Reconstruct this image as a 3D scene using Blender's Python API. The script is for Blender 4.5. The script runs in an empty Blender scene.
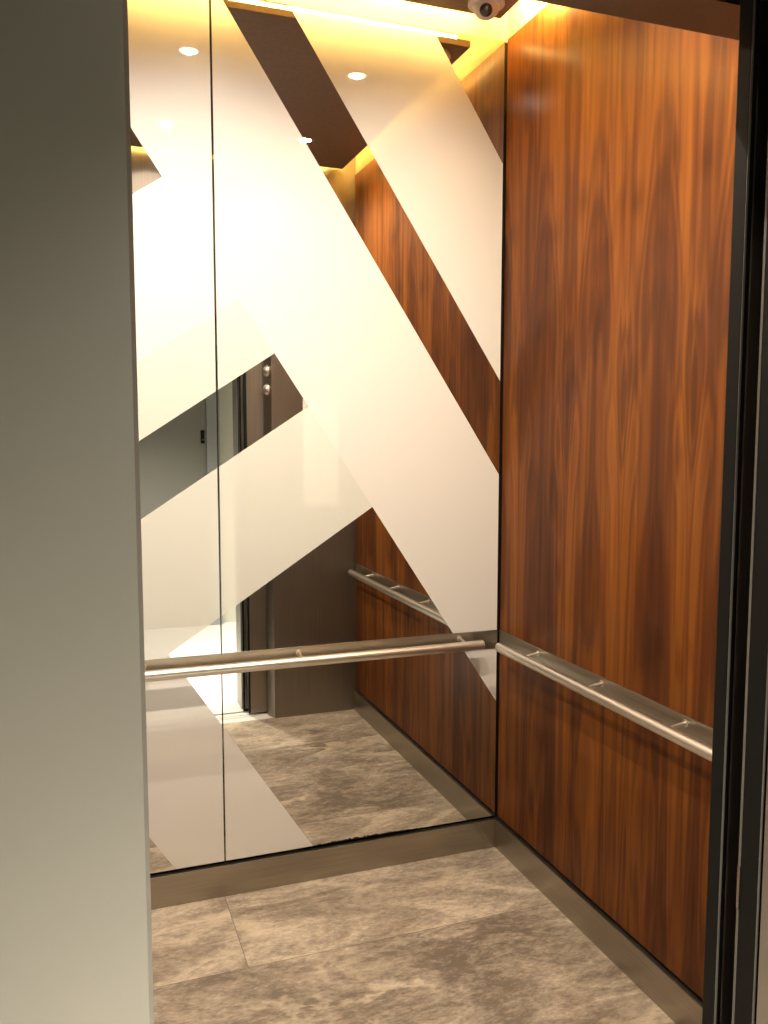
import bpy, bmesh, math
from mathutils import Vector, Matrix

scn = bpy.context.scene
COL = scn.collection

# ------------------------------------------------------------------ helpers
def lin(r, g, b):
    f = lambda c: (c / 255 / 12.92) if c / 255 <= 0.04045 else ((c / 255 + 0.055) / 1.055) ** 2.4
    return (f(r), f(g), f(b), 1.0)

def box(bm, x0, x1, y0, y1, z0, z1, bev=0.0):
    r = bmesh.ops.create_cube(bm, size=1.0)
    vs = r['verts']
    for v in vs:
        v.co = Vector((x0 + (v.co.x + .5) * (x1 - x0), y0 + (v.co.y + .5) * (y1 - y0), z0 + (v.co.z + .5) * (z1 - z0)))
    if bev:
        es = list({e for v in vs for e in v.link_edges})
        bmesh.ops.bevel(bm, geom=es, offset=bev, segments=2, affect='EDGES', profile=.6)
    return bm

def prism(bm, pts, axis, lo, hi):
    """extrude a 2-D outline (pts) along an axis; axis 'z': pts are (x,y); 'y': pts are (x,z)"""
    def at(p, t):
        return (p[0], p[1], t) if axis == 'z' else (p[0], t, p[1])
    a = [bm.verts.new(at(p, lo)) for p in pts]
    b = [bm.verts.new(at(p, hi)) for p in pts]
    n = len(pts)
    bm.faces.new(a); bm.faces.new(list(reversed(b)))
    for i in range(n):
        bm.faces.new((a[i], b[i], b[(i + 1) % n], a[(i + 1) % n]))
    bmesh.ops.recalc_face_normals(bm, faces=bm.faces[:])
    return bm

def lathe(bm, prof, origin, axis, seg=32):
    """revolve (radius, height) pairs round an axis through origin"""
    axis = Vector(axis).normalized()
    q = Vector((0, 0, 1)).rotation_difference(axis)
    rings = []
    for r, h in prof:
        if r < 1e-6:
            rings.append([bm.verts.new(Vector(origin) + q @ Vector((0, 0, h)))])
        else:
            rings.append([bm.verts.new(Vector(origin) + q @ Vector((r * math.cos(2 * math.pi * i / seg), r * math.sin(2 * math.pi * i / seg), h))) for i in range(seg)])
    for a, b in zip(rings, rings[1:]):
        for i in range(seg):
            j = (i + 1) % seg
            if len(a) == 1 and len(b) == 1: continue
            if len(a) == 1: f = bm.faces.new((a[0], b[i], b[j]))
            elif len(b) == 1: f = bm.faces.new((a[i], b[0], a[j]))
            else: f = bm.faces.new((a[i], b[i], b[j], a[j]))
            f.smooth = True
    bmesh.ops.recalc_face_normals(bm, faces=bm.faces[:])
    return bm

def rod(bm, p0, p1, r, bev=.002, seg=32):
    L = (Vector(p1) - Vector(p0)).length
    return lathe(bm, [(0, 0), (r - bev, 0), (r, bev), (r, L - bev), (r - bev, L), (0, L)], p0, Vector(p1) - Vector(p0), seg)

def obj(name, bm, mat, parent=None, sharp=True):
    me = bpy.data.meshes.new(name)
    for e in bm.edges:
        if len(e.link_faces) == 2 and e.calc_face_angle(0) > math.radians(35): e.smooth = False
    bm.to_mesh(me); bm.free()
    if parent is not None:
        loc = Vector((0, 0, 0)); p = parent
        while p is not None:
            loc += p.location; p = p.parent
        me.transform(Matrix.Translation(-loc))
    o = bpy.data.objects.new(name, me)
    me.materials.append(mat)
    COL.objects.link(o)
    o.parent = parent
    return o

def thing(name, label, cat, loc, group=None):
    o = bpy.data.objects.new(name, None)
    o.empty_display_size = .05
    COL.objects.link(o)
    o.location = loc
    o['label'] = label; o['category'] = cat
    if group: o['group'] = group
    return o

def struct(name, bm, mat, parent=None):
    o = obj(name, bm, mat, parent)
    if parent is None: o['kind'] = 'structure'
    return o

def B(*a, **k):
    return box(bmesh.new(), *a, **k)

# ------------------------------------------------------------------ materials
class NT:
    def __init__(s, name):
        s.m = bpy.data.materials.new(name); s.m.use_nodes = True
        s.t = s.m.node_tree; s.p = s.t.nodes['Principled BSDF']
    def n(s, kind, **kw):
        nd = s.t.nodes.new(kind)
        for k, v in kw.items():
            if k in nd.inputs: nd.inputs[k].default_value = v
            else: setattr(nd, k, v)
        return nd
    def l(s, a, b): s.t.links.new(a, b)
    def ramp(s, src, stops, interp='LINEAR'):
        r = s.n('ShaderNodeValToRGB'); r.color_ramp.interpolation = interp
        e = r.color_ramp.elements
        e[0].position, e[0].color = stops[0]; e[1].position, e[1].color = stops[-1]
        for p, c in stops[1:-1]:
            x = e.new(p); x.color = c
        s.l(src, r.inputs[0]); return r
    def math(s, op, a, b=None):
        m = s.n('ShaderNodeMath', operation=op)
        for i, v in enumerate((a, b)):
            if v is None: continue
            if isinstance(v, (int, float)): m.inputs[i].default_value = v
            else: s.l(v, m.inputs[i])
        return m.outputs[0]

def plain(name, col, rough=.5, metal=0., coat=0., spec=.5, bump=None, var=0.):
    t = NT(name); p = t.p
    p.inputs['Base Color'].default_value = col
    p.inputs['Roughness'].default_value = rough
    p.inputs['Metallic'].default_value = metal
    p.inputs['Coat Weight'].default_value = coat
    p.inputs['Coat Roughness'].default_value = .02
    p.inputs['Specular IOR Level'].default_value = spec
    if var or bump:
        g = t.n('ShaderNodeNewGeometry')
        nz = t.n('ShaderNodeTexNoise', Scale=(bump or (60, 0))[0], Detail=4.0)
        t.l(g.outputs['Position'], nz.inputs['Vector'])
        if var:
            c0 = tuple(c * (1 - var) for c in col[:3]) + (1,); c1 = tuple(min(1, c * (1 + var)) for c in col[:3]) + (1,)
            t.l(t.ramp(nz.outputs[0], [(.3, c0), (.7, c1)]).outputs[0], p.inputs['Base Color'])
        if bump:
            b = t.n('ShaderNodeBump', Strength=bump[1], Distance=.002)
            t.l(nz.outputs[0], b.inputs['Height']); t.l(b.outputs[0], p.inputs['Normal'])
    return t.m

def brushed(name, col, rough, scale):
    """brushed metal; scale stretches the grain"""
    t = NT(name); p = t.p
    p.inputs['Metallic'].default_value = 1.0
    g = t.n('ShaderNodeNewGeometry')
    mp = t.n('ShaderNodeMapping', Scale=scale)
    nz = t.n('ShaderNodeTexNoise', Scale=1.0, Detail=3.0)
    t.l(g.outputs['Position'], mp.inputs['Vector']); t.l(mp.outputs[0], nz.inputs['Vector'])
    c0 = tuple(c * .88 for c in col[:3]) + (1,); c1 = tuple(min(1, c * 1.1) for c in col[:3]) + (1,)
    t.l(t.ramp(nz.outputs[0], [(.3, c0), (.7, c1)]).outputs[0], p.inputs['Base Color'])
    r = t.n('ShaderNodeMapRange'); t.l(nz.outputs[0], r.inputs[0])
    r.inputs[3].default_value = rough * .85; r.inputs[4].default_value = rough * 1.15
    t.l(r.outputs[0], p.inputs['Roughness'])
    return t.m

def emit(name, col, strength):
    t = NT(name)
    t.p.inputs['Base Color'].default_value = (.8, .8, .8, 1)
    t.p.inputs['Emission Color'].default_value = col
    t.p.inputs['Emission Strength'].default_value = strength
    return t.m

KNOTS = [(-.50, 2.232, .035, .05), (-.758, 2.169, .035, .05), (-.898, 2.248, .035, .06), (-.345, 2.168, .03, .045), (-.055, 2.222, .03, .05), (-1.03, 2.20, .03, .05)]
def wood_mat():
    t = NT('walnut_veneer'); p = t.p
    g = t.n('ShaderNodeNewGeometry')
    sp = t.n('ShaderNodeSeparateXYZ'); t.l(g.outputs['Position'], sp.inputs[0])
    u = t.math('ADD', t.math('ADD', sp.outputs[0], sp.outputs[1]), 10.0)
    z = sp.outputs[2]
    # book-matched leaves of veneer: mirror every strip about its joint
    wob = t.n('ShaderNodeTexNoise', Scale=1.0, Detail=2.0)
    cw = t.n('ShaderNodeCombineXYZ'); t.l(t.math('MULTIPLY', u, 3.0), cw.inputs[0]); t.l(t.math('MULTIPLY', z, 1.2), cw.inputs[2])
    t.l(cw.outputs[0], wob.inputs['Vector'])
    pp = t.n('ShaderNodeMath', operation='PINGPONG'); t.l(u, pp.inputs[0]); pp.inputs[1].default_value = .145
    # cathedral figure: stretched noise bands in the mirrored strip coordinate
    c1 = t.n('ShaderNodeCombineXYZ')
    t.l(t.math('MULTIPLY', pp.outputs[0], 9.0), c1.inputs[0]); t.l(t.math('MULTIPLY', z, .9), c1.inputs[2])
    fig = t.n('ShaderNodeTexNoise', Scale=1.0, Detail=1.5, Distortion=.4); t.l(c1.outputs[0], fig.inputs['Vector'])
    rings = t.math('SINE', t.math('MULTIPLY', fig.outputs[0], 70.0))
    # broad tone per leaf
    leaf = t.n('ShaderNodeTexNoise', Scale=1.0, Detail=0.0)
    c2 = t.n('ShaderNodeCombineXYZ'); t.l(t.math('MULTIPLY', u, 7.0), c2.inputs[0]); t.l(t.math('MULTIPLY', z, .35), c2.inputs[2])
    t.l(c2.outputs[0], leaf.inputs['Vector'])
    # fine vertical grain
    c3 = t.n('ShaderNodeCombineXYZ'); t.l(t.math('MULTIPLY', u, 330.0), c3.inputs[0]); t.l(t.math('MULTIPLY', z, 5.0), c3.inputs[2])
    gr = t.n('ShaderNodeTexNoise', Scale=1.0, Detail=4.0); t.l(c3.outputs[0], gr.inputs['Vector'])
    # medium streaks
    c4 = t.n('ShaderNodeCombineXYZ'); t.l(t.math('MULTIPLY', u, 45.0), c4.inputs[0]); t.l(t.math('MULTIPLY', z, .8), c4.inputs[2])
    st = t.n('ShaderNodeTexNoise', Scale=1.0, Detail=3.0, Distortion=.3); t.l(c4.outputs[0], st.inputs['Vector'])
    v = t.math('ADD', t.math('MULTIPLY', fig.outputs[0], .9), t.math('MULTIPLY', rings, .05))
    v = t.math('ADD', v, t.math('MULTIPLY', t.math('SUBTRACT', leaf.outputs[0], .5), .55))
    v = t.math('ADD', v, t.math('MULTIPLY', t.math('SUBTRACT', gr.outputs[0], .5), .16))
    v = t.math('ADD', v, t.math('MULTIPLY', t.math('SUBTRACT', st.outputs[0], .5), .42))
    r = t.ramp(v, [(.1, (.038, .0105, .004, 1)), (.38, (.090, .026, .0055, 1)), (.55, (.175, .055, .0075, 1)), (.85, (.28, .10, .014, 1))])
    # a few dark swirls (pith marks) in the veneer
    c5 = t.n('ShaderNodeCombineXYZ'); t.l(t.math('MULTIPLY', u, 9.0), c5.inputs[0]); t.l(t.math('MULTIPLY', z, 2.6), c5.inputs[2])
    kn = t.n('ShaderNodeTexNoise', Scale=1.0, Detail=2.0); t.l(c5.outputs[0], kn.inputs['Vector'])
    kr = t.ramp(kn.outputs[0], [(.60, (1, 1, 1, 1)), (.74, (.5, .42, .4, 1))])
    mx = t.n('ShaderNodeMix', data_type='RGBA', blend_type='MULTIPLY'); mx.inputs[0].default_value = 1.0
    t.l(r.outputs[0], mx.inputs[6]); t.l(kr.outputs[0], mx.inputs[7])
    # the knots of the side wall's veneer, one per leaf
    acc = None
    for ky, kz, ry, rz in KNOTS:
        a = t.math('DIVIDE', t.math('SUBTRACT', sp.outputs[1], ky), ry); b = t.math('DIVIDE', t.math('SUBTRACT', z, kz), rz)
        d2 = t.math('ADD', t.math('MULTIPLY', a, a), t.math('MULTIPLY', b, b))
        d2 = t.math('ADD', d2, t.math('MULTIPLY', t.math('SUBTRACT', kn.outputs[0], .5), 2.2))
        g1 = t.math('EXPONENT', t.math('MULTIPLY', d2, -1.0))
        acc = g1 if acc is None else t.math('ADD', acc, g1)
    acc = t.math('MINIMUM', t.math('MULTIPLY', acc, .5), .75)
    kx = t.n('ShaderNodeMix', data_type='RGBA', blend_type='MULTIPLY')
    t.l(acc, kx.inputs[0]); t.l(mx.outputs[2], kx.inputs[6]); kx.inputs[7].default_value = (.30, .24, .26, 1)
    t.l(kx.outputs[2], p.inputs['Base Color'])
    p.inputs['Roughness'].default_value = .5
    p.inputs['Specular IOR Level'].default_value = .12
    p.inputs['Coat Weight'].default_value = .13
    p.inputs['Coat Roughness'].default_value = .2
    return t.m

def stone_mat():
    t = NT('grey_brown_marble'); p = t.p
    g = t.n('ShaderNodeNewGeometry')
    sp = t.n('ShaderNodeSeparateXYZ'); t.l(g.outputs['Position'], sp.inputs[0])
    X, Y = sp.outputs[0], sp.outputs[1]
    # tile rows across the car (joints every 0.84 m), staggered upright joints
    yy = t.math('ADD', Y, .42 + 8.4)
    row = t.math('FLOOR', t.math('DIVIDE', yy, .84))
    fy = t.math('MULTIPLY', t.math('FRACT', t.math('DIVIDE', yy, .84)), .84)
    xx = t.math('ADD', t.math('ADD', X, 1.02 + 9.0), t.math('MULTIPLY', t.math('MODULO', row, 2.0), .48))
    xc = t.math('FLOOR', t.math('DIVIDE', xx, 1.5))
    fx = t.math('MULTIPLY', t.math('FRACT', t.math('DIVIDE', xx, 1.5)), 1.5)
    dj = t.math('MINIMUM', t.math('MINIMUM', fy, t.math('SUBTRACT', .84, fy)), t.math('MINIMUM', fx, t.math('SUBTRACT', 1.5, fx)))
    joint = t.math('LESS_THAN', dj, .0009)
    off = t.n('ShaderNodeCombineXYZ')
    t.l(t.math('ADD', X, t.math('MULTIPLY', row, 3.7)), off.inputs[0])
    t.l(t.math('ADD', Y, t.math('MULTIPLY', xc, 2.3)), off.inputs[1])
    t.l(t.math('MULTIPLY', row, 1.9), off.inputs[2])
    mp = t.n('ShaderNodeMapping', Scale=(1.0, 2.2, 1.0), Rotation=(0, 0, .35)); t.l(off.outputs[0], mp.inputs['Vector'])
    clouds = t.n('ShaderNodeTexNoise', Scale=2.6, Detail=9.0, Roughness=.68, Distortion=.8); t.l(mp.outputs[0], clouds.inputs['Vector'])
    fine = t.n('ShaderNodeTexNoise', Scale=26.0, Detail=8.0, Roughness=.7, Distortion=.6); t.l(mp.outputs[0], fine.inputs['Vector'])
    speck = t.n('ShaderNodeTexNoise', Scale=75.0, Detail=5.0, Roughness=.7); t.l(mp.outputs[0], speck.inputs['Vector'])
    v = t.math('ADD', t.math('MULTIPLY', clouds.outputs[0], .62), t.math('MULTIPLY', fine.outputs[0], .40))
    v = t.math('ADD', v, t.math('MULTIPLY', t.math('SUBTRACT', speck.outputs[0], .5), .22))
    # each slab has its own tone
    tone = t.math('ADD', t.math('MULTIPLY', t.math('MODULO', row, 2.0), .06), t.math('MULTIPLY', t.math('MODULO', t.math('ADD', xc, 1.0), 2.0), .02))
    v = t.math('SUBTRACT', v, tone)
    base = t.ramp(v, [(.36, (.155, .122, .092, 1)), (.48, (.34, .278, .212, 1)), (.58, (.55, .46, .35, 1)), (.72, (.76, .65, .51, 1))])
    # pale veins
    vn = t.n('ShaderNodeTexNoise', Scale=1.1, Detail=8.0, Roughness=.62, Distortion=.3); t.l(mp.outputs[0], vn.inputs['Vector'])
    d = t.math('ABSOLUTE', t.math('SUBTRACT', vn.outputs[0], .5))
    vr = t.ramp(d, [(.0, (.6, .6, .6, 1)), (.03, (0, 0, 0, 1))])
    br = t.n('ShaderNodeTexNoise', Scale=3.3, Detail=3.0); t.l(off.outputs[0], br.inputs['Vector'])
    vm = t.math('MULTIPLY', vr.outputs[0], t.ramp(br.outputs[0], [(.45, (0, 0, 0, 1)), (.6, (1, 1, 1, 1))]).outputs[0])
    m1 = t.n('ShaderNodeMix', data_type='RGBA'); t.l(vm, m1.inputs[0]); t.l(base.outputs[0], m1.inputs[6]); m1.inputs[7].default_value = (.62, .52, .38, 1)
    m2 = t.n('ShaderNodeMix', data_type='RGBA'); t.l(joint, m2.inputs[0]); t.l(m1.outputs[2], m2.inputs[6]); m2.inputs[7].default_value = (.11, .085, .062, 1)
    t.l(m2.outputs[2], p.inputs['Base Color'])
    p.inputs['Roughness'].default_value = .34
    p.inputs['Specular IOR Level'].default_value = .4
    return t.m

def frosted(name, col, mirror):
    t = NT(name); p = t.p
    p.inputs['Base Color'].default_value = col
    p.inputs['Roughness'].default_value = .5
    p.inputs['Specular IOR Level'].default_value = .2
    p.inputs['Coat Weight'].default_value = 1.0
    p.inputs['Coat Roughness'].default_value = .004
    p.inputs['Coat IOR'].default_value = 1.5
    if mirror:
        gl = t.n('ShaderNodeBsdfGlossy', Color=(.85, .88, .84, 1), Roughness=.02)
        mx = t.n('ShaderNodeMixShader'); mx.inputs[0].default_value = mirror
        t.l(p.outputs[0], mx.inputs[1]); t.l(gl.outputs[0], mx.inputs[2])
        t.l(mx.outputs[0], t.t.nodes['Material Output'].inputs['Surface'])
    return t.m

M = {}
M['wood'] = wood_mat()
M['stone'] = stone_mat()
M['mirror'] = plain('silvered_mirror', (.80, .80, .78, 1), .0, 1.0)
M['frost'] = frosted('white_back_painted_glass', (.80, .78, .74, 1), .05)
M['haze'] = frosted('hazy_etched_glass', (.78, .79, .72, 1), .14)
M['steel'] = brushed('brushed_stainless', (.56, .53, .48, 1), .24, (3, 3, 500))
M['base_steel'] = brushed('baseboard_steel', (.39, .355, .30, 1), .33, (4, 4, 400))
M['rail'] = brushed('polished_rail_steel', (.74, .70, .63, 1), .33, (2, 2, 300))
M['bronze'] = brushed('dark_bronze_steel', (.285, .25, .215, 1), .38, (400, 400, 3))
M['highlight'] = plain('painted_highlight_grey', (.13, .12, .10, 1), .5)  # lighter grey imitating the highlight lines on the leaf corners
M['black'] = plain('black_shadow_gap', (.007, .0068, .006, 1), .6, spec=.14)
M['leaf'] = brushed('dark_door_steel', (.12, .108, .095, 1), .32, (400, 400, 3))
M['cream'] = plain('cream_cove_paint', (.80, .71, .46, 1), .7, bump=(90, .1))
M['brownpanel'] = plain('dark_brown_ceiling_laminate', (.23, .165, .125, 1), .4, spec=.4, var=.1)
M['casing'] = plain('grey_satin_steel_casing', (.44, .42, .38, 1), .42, 0.9, bump=(300, .03))
M['lobbywall'] = plain('darkened_lobby_paint', (.15, .148, .13, 1), .6, bump=(120, .1))  # unseen lobby walls, darkened so the upper casing picks up less light
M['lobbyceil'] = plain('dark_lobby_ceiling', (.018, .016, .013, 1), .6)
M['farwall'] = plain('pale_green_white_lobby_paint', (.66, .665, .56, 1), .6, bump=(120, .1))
M['lobbyfloor'] = plain('white_lobby_tile', (.84, .82, .77, 1), .25, var=.04)
M['doorgrey'] = plain('dark_grey_lobby_door', (.25, .245, .215, 1), .5)
M['doorframe'] = plain('light_grey_door_frame', (.36, .37, .355, 1), .5)
M['sill'] = plain('pale_aluminium_sill', (.74, .72, .68, 1), .4)
M['plastic'] = plain('off_white_camera_plastic', (.86, .80, .77, 1), .4)
M['lens'] = plain('dark_camera_lens', (.05, .03, .025, 1), .08, coat=.5)
M['paper'] = plain('white_notice_paper', (.80, .78, .72, 1), .6, var=.03)
M['bulb'] = emit('downlight_lens', (1.0, .86, .66, 1), 60.0)
M['led'] = emit('warm_led_strip', (1.0, .62, .17, 1), 175.0)
M['led_side'] = emit('warm_led_strip_brighter', (1.0, .62, .15, 1), 900.0)

# ------------------------------------------------------------------ room shell (the car: x -2.03..0, y -1.69..0, floor z 0)
W, D, H = 2.03, 1.69, 3.06
ZT = 2.888
struct('floor', B(-W - .02, .02, -1.70, .03, -.03, 0), M['stone'])
struct('wall_back', B(-W - .06, .06, .009, .06, 0, ZT - .006), M['black'])
struct('wall_right', B(.021, .06, -1.69, .009, 0, ZT - .006), M['black'])
struct('wall_left', B(-W - .06, -W, -1.69, .009, 0, ZT - .006), M['wood'])
struct('cove_back', B(-W - .06, .06, .003, .06, ZT - .006, H), M['cream'])
struct('cove_right', B(.006, .06, -1.69, .003, ZT - .006, H), M['cream'])
struct('cove_left', B(-W - .06, -W - .006, -1.69, .003, ZT - .006, H), M['cream'])
struct('ceiling', B(-W - .06, .06, -1.78, .06, H, H + .04), M['cream'])

# car front: two return panels with splayed jambs and the transom over the door
bm = bmesh.new()
prism(bm, [(.06, -1.69), (-.460, -1.69), (-.484, -1.755), (-.484, -1.775), (.06, -1.775)], 'z', 0, 2.13)
box(bm, -W - .06, .06, -1.775, -1.69, 2.13, H)
prism(bm, [(-W - .06, -1.69), (-W + .460, -1.69), (-W + .484, -1.755), (-W + .484, -1.775), (-W - .06, -1.775)], 'z', 0, 2.13)
struct('wall_front', bm, M['bronze'])

# baseboards
struct('baseboard_back', B(-W, -.013, -.013, .0085, 0, .107, bev=.0015), M['base_steel'])
struct('baseboard_right', B(-.013, .020, -1.688, .0085, 0, .107, bev=.0015), M['base_steel'])

# doors: car leaves behind the returns, landing leaves behind them; black edge caps, thin pale strips as painted corner highlights
XR, XL = -.600, -1.425
def leaf(name, edge, back, y0, y1):
    s = 1 if back > edge else -1
    o = struct(name, B(min(edge + s * .012, back), max(edge + s * .012, back), y0, y1, .012, 2.16, bev=.002), M['bronze'])
    obj('edge_cap', B(min(edge, edge + s * .012), max(edge, edge + s * .012), y0, y1 + .0005, .012, 2.16, bev=.002), M['black'], o)
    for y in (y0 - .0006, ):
        obj('edge_highlight', B(min(edge + s * .0005, edge + s * .004), max(edge + s * .0005, edge + s * .004), y, y + .002, .012, 2.16), M['highlight'], o)  # thin strip standing in for the corner highlight
    return o
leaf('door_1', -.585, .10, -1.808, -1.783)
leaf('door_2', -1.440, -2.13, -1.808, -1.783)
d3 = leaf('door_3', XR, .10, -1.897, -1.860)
obj('edge_highlight', B(XR - .0006, XR + .001, -1.8645, -1.8605, .012, 2.16), M['highlight'], d3)  # second strip drawn as a highlight line
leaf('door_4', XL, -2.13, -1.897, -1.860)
obj('highlight_segment', B(XR - .002, XR - .0005, -1.8655, -1.861, .884, .945), M['steel'], d3)  # short bright sliver painted in as the stronger part of the highlight

# sills and landing casing
bm = bmesh.new()
box(bm, -2.1, .06, -1.845, -1.702, -.03, -.001)
for k in range(2):
    box(bm, -2.1, .06, -1.795 + k * .03 - .004, -1.795 + k * .03 + .002, -.001, .003)
struct('sill_car', bm, M['sill'])
struct('sill_landing', B(-2.1, .06, -1.955, -1.868, -.03, -.001), M['sill'])

def casing(name, xin, s):
    """landing jamb: xin reveal plane, s = +1 to the +x side"""
    bm = bmesh.new()
    pts = [(xin, -1.905), (xin, -2.046), (xin + s * .004, -2.05), (xin + s * .125, -2.05), (xin + s * .125, -2.02), (xin + s * .06, -2.02), (xin + s * .06, -1.905)]
    prism(bm, pts, 'z', 0, 2.13)
    return struct(name, bm, M['casing'])
casing('trim_1', -1.4075, -1)
casing('trim_2', XR, 1)
struct('trim_3', B(-1.5325, XR + .125, -2.05, -1.905, 2.13, 2.25, bev=.003), M['casing'])
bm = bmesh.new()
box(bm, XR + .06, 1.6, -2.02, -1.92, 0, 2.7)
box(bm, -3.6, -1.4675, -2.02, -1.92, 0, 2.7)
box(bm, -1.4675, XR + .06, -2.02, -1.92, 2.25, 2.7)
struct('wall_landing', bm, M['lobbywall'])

# lobby behind the photographer (seen in the mirror through the doorway)
struct('floor_lobby', B(-3.6, 1.6, -4.15, -1.955, -.03, 0), M['lobbyfloor'])
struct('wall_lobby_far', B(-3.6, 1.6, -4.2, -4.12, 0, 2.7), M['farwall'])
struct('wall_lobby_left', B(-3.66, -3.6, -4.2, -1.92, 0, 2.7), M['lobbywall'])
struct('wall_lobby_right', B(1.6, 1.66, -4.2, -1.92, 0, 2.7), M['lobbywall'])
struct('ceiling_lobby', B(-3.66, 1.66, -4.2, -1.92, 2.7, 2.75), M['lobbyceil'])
d5 = struct('door_5', B(-1.36, -.448, -4.12, -4.08, .005, 2.1, bev=.002), M['doorgrey'])
bm = bmesh.new()
box(bm, -.446, -.345, -4.12, -4.06, 0, 2.21); box(bm, -1.475, -1.362, -4.12, -4.06, 0, 2.21); box(bm, -1.362, -.446, -4.12, -4.06, 2.103, 2.21)
obj('door_frame', bm, M['doorframe'], d5)
lp = obj('lock_plate', B(-.489, -.461, -4.081, -4.072, 1.45, 1.55, bev=.003), M['black'], d5)
obj('lock_cylinder', lathe(bmesh.new(), [(0, .008), (.009, .008), (.011, .004), (.011, 0)], (-.475, -4.073, 1.478), (0, 1, 0), 20), M['steel'], lp)

# ------------------------------------------------------------------ mirror panels with frosted bands
def clip(poly, a, b, c):
    """keep a*x + b*z <= c"""
    out = []
    for i in range(len(poly)):
        p, q = poly[i], poly[(i + 1) % len(poly)]
        fp, fq = a * p[0] + b * p[1] - c, a * q[0] + b * q[1] - c
        if fp <= 0: out.append(p)
        if (fp < 0 < fq) or (fq < 0 < fp):
            t = fp / (fp - fq); out.append((p[0] + t * (q[0] - p[0]), p[1] + t * (q[1] - p[1])))
    return out
SA, SB = 1.52, .655     # a = z + SA x (falling bands), b = z - SB x (rising bands)
BANDS = [  # (a_lo, a_hi, b_lo, b_hi, material)
    (.541, 1.376, None, None, 'frost'),
    (1.71, 2.458, None, None, 'frost'),
    (None, .541, 2.58, 3.083, 'frost'),
    (None, .541, 2.34, 2.58, 'haze'),
    (None, .541, 1.612, 2.097, 'haze'),
    (-1.67, -.962, None, 1.612, 'frost'),
]
ZB = .117
def mirror_panel(x0, x1, label):
    t = thing('mirror_panel', label, 'mirror', ((x0 + x1) / 2, 0, ZB), 'mirror panels on the back wall')
    obj('glass', B(x0, x1, 0, .0085, ZB, ZT - .008), M['mirror'], t)
    for alo, ahi, blo, bhi, m in BANDS:
        poly = [(x0 + .0015, ZB + .0015), (x1 - .0015, ZB + .0015), (x1 - .0015, ZT - .0095), (x0 + .0015, ZT - .0095)]
        if alo is not None: poly = clip(poly, -SA, -1, -alo)
        if ahi is not None: poly = clip(poly, SA, 1, ahi)
        if blo is not None: poly = clip(poly, SB, -1, -blo)
        if bhi is not None: poly = clip(poly, -SB, 1, bhi)
        clean = []
        for q in poly:
            if not clean or (Vector(q) - Vector(clean[-1])).length > 1e-5: clean.append(q)
        if len(clean) < 3: continue
        o = obj('frosted_band', prism(bmesh.new(), clean, 'y', -.0009, .0), M[m], t)
        o['label'] = 'opaque white diagonal band on the mirror' if m == 'frost' else 'hazy half clear diagonal band on the mirror'
    return t
mp0 = mirror_panel(-1.0125, -.009, 'wide mirror panel between the seam and the wood wall, with crossing white diagonal bands')
import random
rnd = random.Random(4)
pts = [(-.30, ZB)]; x = -.305
while x > -.73:
    pts.append((x, ZB + rnd.uniform(.001, .0075) * min(1, (x + .735) / .1, (-.29 - x) / .2))); x -= rnd.uniform(.003, .011)
pts.append((-.735, ZB))
o = obj('worn_edge', prism(bmesh.new(), pts, 'y', -.0014, -.0001), M['black'], mp0)
o['label'] = 'ragged blackened bottom edge of the mirror'
mirror_panel(-W + .004, -1.0165, 'mirror panel beside the grey door casing, partly hidden by it, with white diagonal bands')

# ------------------------------------------------------------------ wood wall panel
wp = obj('wood_wall_panel', B(0, .0205, -1.682, -.004, .117, ZT, bev=.0015), M['wood'])
wp['label'] = 'tall glossy reddish brown wood veneer panel above and below the wall handrail'
wp['category'] = 'wall panel'

# ------------------------------------------------------------------ handrails
def handrail(label, loc, along, wallx, ends, brackets, plate):
    """along 'x' (back wall) or 'y' (side wall)"""
    t = thing('handrail', label, 'handrail', loc, 'brushed steel handrails of the lift car')
    OFF, ZR, RR = .056, .788, .0168
    P = (lambda s, d, z: (s, -d, z)) if along == 'x' else (lambda s, d, z: (-d, s, z))
    a, b = P(plate[0], .0012, .757), P(plate[1], .0037, .8245)
    lo = [min(a[i], b[i]) for i in range(3)]; hi = [max(a[i], b[i]) for i in range(3)]
    obj('backing_plate', B(lo[0], hi[0], lo[1], hi[1], lo[2], hi[2], bev=.0012), M['base_steel'], t)
    obj('rail_tube', rod(bmesh.new(), P(ends[0], OFF, ZR), P(ends[1], OFF, ZR), RR, .003, 40), M['rail'], t)
    for s in brackets:
        bm = bmesh.new()
        rod(bm, P(s, .004, ZR + .017), P(s, OFF - .006, ZR + .010), .0058, .001, 20)
        br = obj('bracket', bm, M['rail'], t)
        fl = bmesh.new()
        lathe(fl, [(0, .0015), (.0095, .0015), (.0105, .0008), (.0105, -.0005)], P(s, .0037, ZR + .017), Vector(P(0, 1, 0)), 24)
        obj('flange', fl, M['rail'], br)
    return t
handrail('long steel handrail running across the mirrors on the back wall', (-1.0, 0, .757), 'x', 0,
         (-1.935, -.092), [-.162, -.757, -1.262, -1.858], (-W + .004, -.009))
handrail('steel handrail on the wood wall, running from the mirror corner to the door', (0, -.85, .757), 'y', 0,
         (-1.61, -.104), [-.285, -.655, -1.025, -1.392], (-1.682, -.004))

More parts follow.
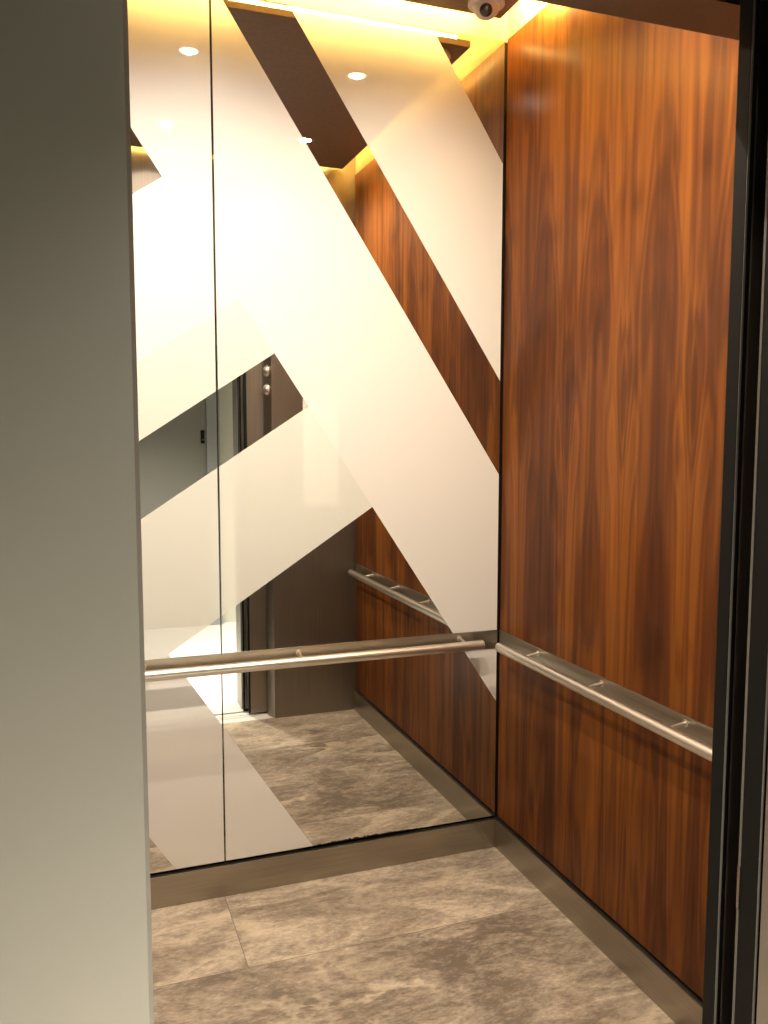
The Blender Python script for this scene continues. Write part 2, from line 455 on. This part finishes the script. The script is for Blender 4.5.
# ------------------------------------------------------------------ hanging ceiling panel, LED strips, downlights, camera
PX0, PX1, PY0, PY1, PZ = -W + .085, -.085, -1.63, -.113, 2.896
t = thing('ceiling_panel', 'dark brown ceiling panel hanging below the glowing cove', 'ceiling panel', ((PX0 + PX1) / 2, (PY0 + PY1) / 2, PZ))
obj('panel_board', B(PX0, PX1, PY0, PY1, PZ, PZ + .022, bev=.001), M['brownpanel'], t)
for sx in (.35, .65):
    for sy in (.25, .75):
        x = PX0 + (PX1 - PX0) * sx; y = PY0 + (PY1 - PY0) * sy
        obj('hanger_rod', rod(bmesh.new(), (x, y, PZ + .021), (x, y, H), .006, .0005, 12), M['steel'], t)
I, ZL = .004, PZ + .022
strips = [(PX0 + .05, PX1 - .05, PY1 - I - .012, PY1 - I, 'back wall cove'), (PX0 + .05, PX1 - .05, PY0 + I, PY0 + I + .012, 'doorway wall cove'),
          (PX1 - I - .012, PX1 - I, PY0 + .05, PY1 - .05, 'wood wall cove'), (PX0 + I, PX0 + I + .012, PY0 + .05, PY1 - .05, 'hidden side cove')]
for x0, x1, y0, y1, where in strips:
    o = obj('light_strip', B(x0, x1, y0, y1, ZL, ZL + .012), M['led_side' if 'wood' in where else 'led'])
    o['label'] = 'thin warm light strip on top of the ceiling panel in the ' + where
    o['category'] = 'light strip'; o['group'] = 'light strips around the ceiling panel'

def spot(parent, loc, energy, size, blend, col, name='lamp', radius=.007):
    l = bpy.data.lights.new(name, 'SPOT'); l.energy = energy; l.spot_size = math.radians(size); l.spot_blend = blend
    l.color = col; l.shadow_soft_size = radius
    o = bpy.data.objects.new(name, l); COL.objects.link(o)
    o.parent = parent; o.location = Vector(loc) - (parent.location if parent else Vector())
    return o
names = {(0, 0): 'near the mirrors on the wood wall side', (1, 0): 'near the mirrors in the middle of the panel', (2, 0): 'near the mirrors on the far side from the wood wall',
         (0, 1): 'near the doorway on the wood wall side', (1, 1): 'near the doorway in the middle of the panel', (2, 1): 'near the doorway on the far side from the wood wall'}
for i, x in enumerate((-.385, -1.015, -1.645)):
    for j, y in enumerate((-.485, -1.262)):
        d = thing('downlight', 'small round recessed downlight ' + names[(i, j)], 'ceiling light', (x, y, PZ), 'downlights in the ceiling panel')
        obj('trim_ring', lathe(bmesh.new(), [(.031, -.001), (.036, -.004), (.044, -.004), (.046, -.001), (.046, 0)], (x, y, PZ), (0, 0, 1), 32), M['steel'], d)
        obj('lamp_lens', lathe(bmesh.new(), [(0, -.003), (.024, -.003), (.031, -.001)], (x, y, PZ), (0, 0, 1), 32), M['bulb'], d)
        spot(d, (x, y, PZ - .006), ((37, 42, 52), (92, 88, 87))[j][i], (148, 162)[j], (1.0, .8)[j], ((1, .80, .56), (1, .88, .73), (1, .89, .75))[i])

cx, cy = -.183, -.205
cam_t = thing('security_camera', 'small white dome security camera under the ceiling panel near the corner', 'security camera', (cx, cy, PZ))
obj('mount_ring', lathe(bmesh.new(), [(0, 0), (.056, 0), (.058, -.004), (.058, -.014), (.052, -.018), (0, -.018)], (cx, cy, PZ), (0, 0, 1), 40), M['plastic'], cam_t)
bm = bmesh.new()
N = 14
lathe(bm, [(.044 * math.sin(math.pi * k / N) if 0 < k < N else 0, -.044 * math.cos(math.pi * k / N)) for k in range(N + 1)], (cx, cy, PZ - .012), (0, 0, 1), 40)
ball = obj('camera_ball', bm, M['plastic'], cam_t)
ax = Vector((-.32, -.62, -.72)).normalized()
c0 = Vector((cx, cy, PZ - .012)) + ax * .041
obj('lens_window', lathe(bmesh.new(), [(0, .0045), (.010, .004), (.017, .0025), (.020, .0005), (.0205, -.006)], c0, ax, 32), M['lens'], ball)

# ------------------------------------------------------------------ fittings on the door side (seen in the mirror)
n = Vector((-.065, .024, 0)).normalized()
for z, w in ((1.858, 'upper'), (1.762, 'lower')):
    base = Vector((-.472, -1.7225, z)) + n * .0
    d = thing('direction_lantern', w + ' of two chrome dome lanterns on the door jamb', 'lantern', base, 'direction lanterns on the door jamb')
    obj('bezel', lathe(bmesh.new(), [(.029, 0), (.033, .001), (.033, .004), (.029, .006), (.026, .005)], base, n, 32), M['steel'], d)
    obj('dome', lathe(bmesh.new(), [(.028 * math.cos(a * math.pi / 16), .003 + .022 * math.sin(a * math.pi / 16)) for a in range(8)] + [(0, .025)], base, n, 32), M['rail'], d)

nb = thing('notice_sign', 'white framed notice on the dark panel beside the doorway', 'notice', (-.195, -1.69, 1.14))
obj('backboard', B(-.292, -.098, -1.689, -1.681, 1.14, 1.715, bev=.002), M['paper'], nb)
obj('notice_sheet', B(-.281, -.109, -1.6815, -1.680, 1.155, 1.375), M['plastic'], nb)
obj('clip_strip', B(-.288, -.102, -1.6815, -1.678, 1.142, 1.150), M['steel'], nb)

# ------------------------------------------------------------------ lobby lamps
def lobby_light(x, y, energy, size, label):
    d = thing('lobby_downlight', label, 'ceiling light', (x, y, 2.7), 'downlights in the lobby ceiling')
    obj('trim_ring', lathe(bmesh.new(), [(.05, -.001), (.055, -.006), (.07, -.006), (.072, 0)], (x, y, 2.7), (0, 0, 1), 32), M['steel'], d)
    obj('lamp_lens', lathe(bmesh.new(), [(0, -.004), (.04, -.004), (.05, -.001)], (x, y, 2.7), (0, 0, 1), 32), M['bulb'], d)
    spot(d, (x, y, 2.69), energy, size, .9, (1, .93, .80), radius=.05)
lobby_light(-1.0, -2.9, 620, 95, 'round downlight in the lobby ceiling in front of the lift doorway')
lobby_light(.6, -2.9, 520, 95, 'round downlight in the lobby ceiling past the lift doorway')

# ------------------------------------------------------------------ world, camera, colour
w = bpy.data.worlds.new('World'); scn.world = w; w.use_nodes = True
w.node_tree.nodes['Background'].inputs[0].default_value = (.02, .018, .016, 1)
w.node_tree.nodes['Background'].inputs[1].default_value = 1.0

yaw, pitch, roll, f = .3494, .0943, .0005, 862.6
fwd = Vector((math.sin(yaw) * math.cos(pitch), math.cos(yaw) * math.cos(pitch), -math.sin(pitch)))
r = Vector((math.cos(yaw), -math.sin(yaw), 0)); u = r.cross(fwd)
r2 = r * math.cos(roll) + u * math.sin(roll); u2 = -r * math.sin(roll) + u * math.cos(roll)
cd = bpy.data.cameras.new('camera'); co = bpy.data.objects.new('camera', cd); COL.objects.link(co)
mw = Matrix((r2, u2, -fwd)).transposed().to_4x4(); mw.translation = Vector((-1.4611, -2.7753, 1.55))
co.matrix_world = mw
cd.sensor_fit = 'VERTICAL'; cd.sensor_height = 32.0; cd.lens = f / 1024 * 32.0
cd.clip_start = .02
scn.camera = co

vs = scn.view_settings
vs.view_transform = 'Standard'; vs.look = 'None'; vs.gamma = 1.0; vs.use_curve_mapping = False
vs.exposure = 0.0
cy_ = scn.cycles
cy_.max_bounces = 14; cy_.diffuse_bounces = 6; cy_.glossy_bounces = 10
cy_.caustics_reflective = False; cy_.caustics_refractive = False
cy_.sample_clamp_indirect = 6.0
cy_.use_denoising = True
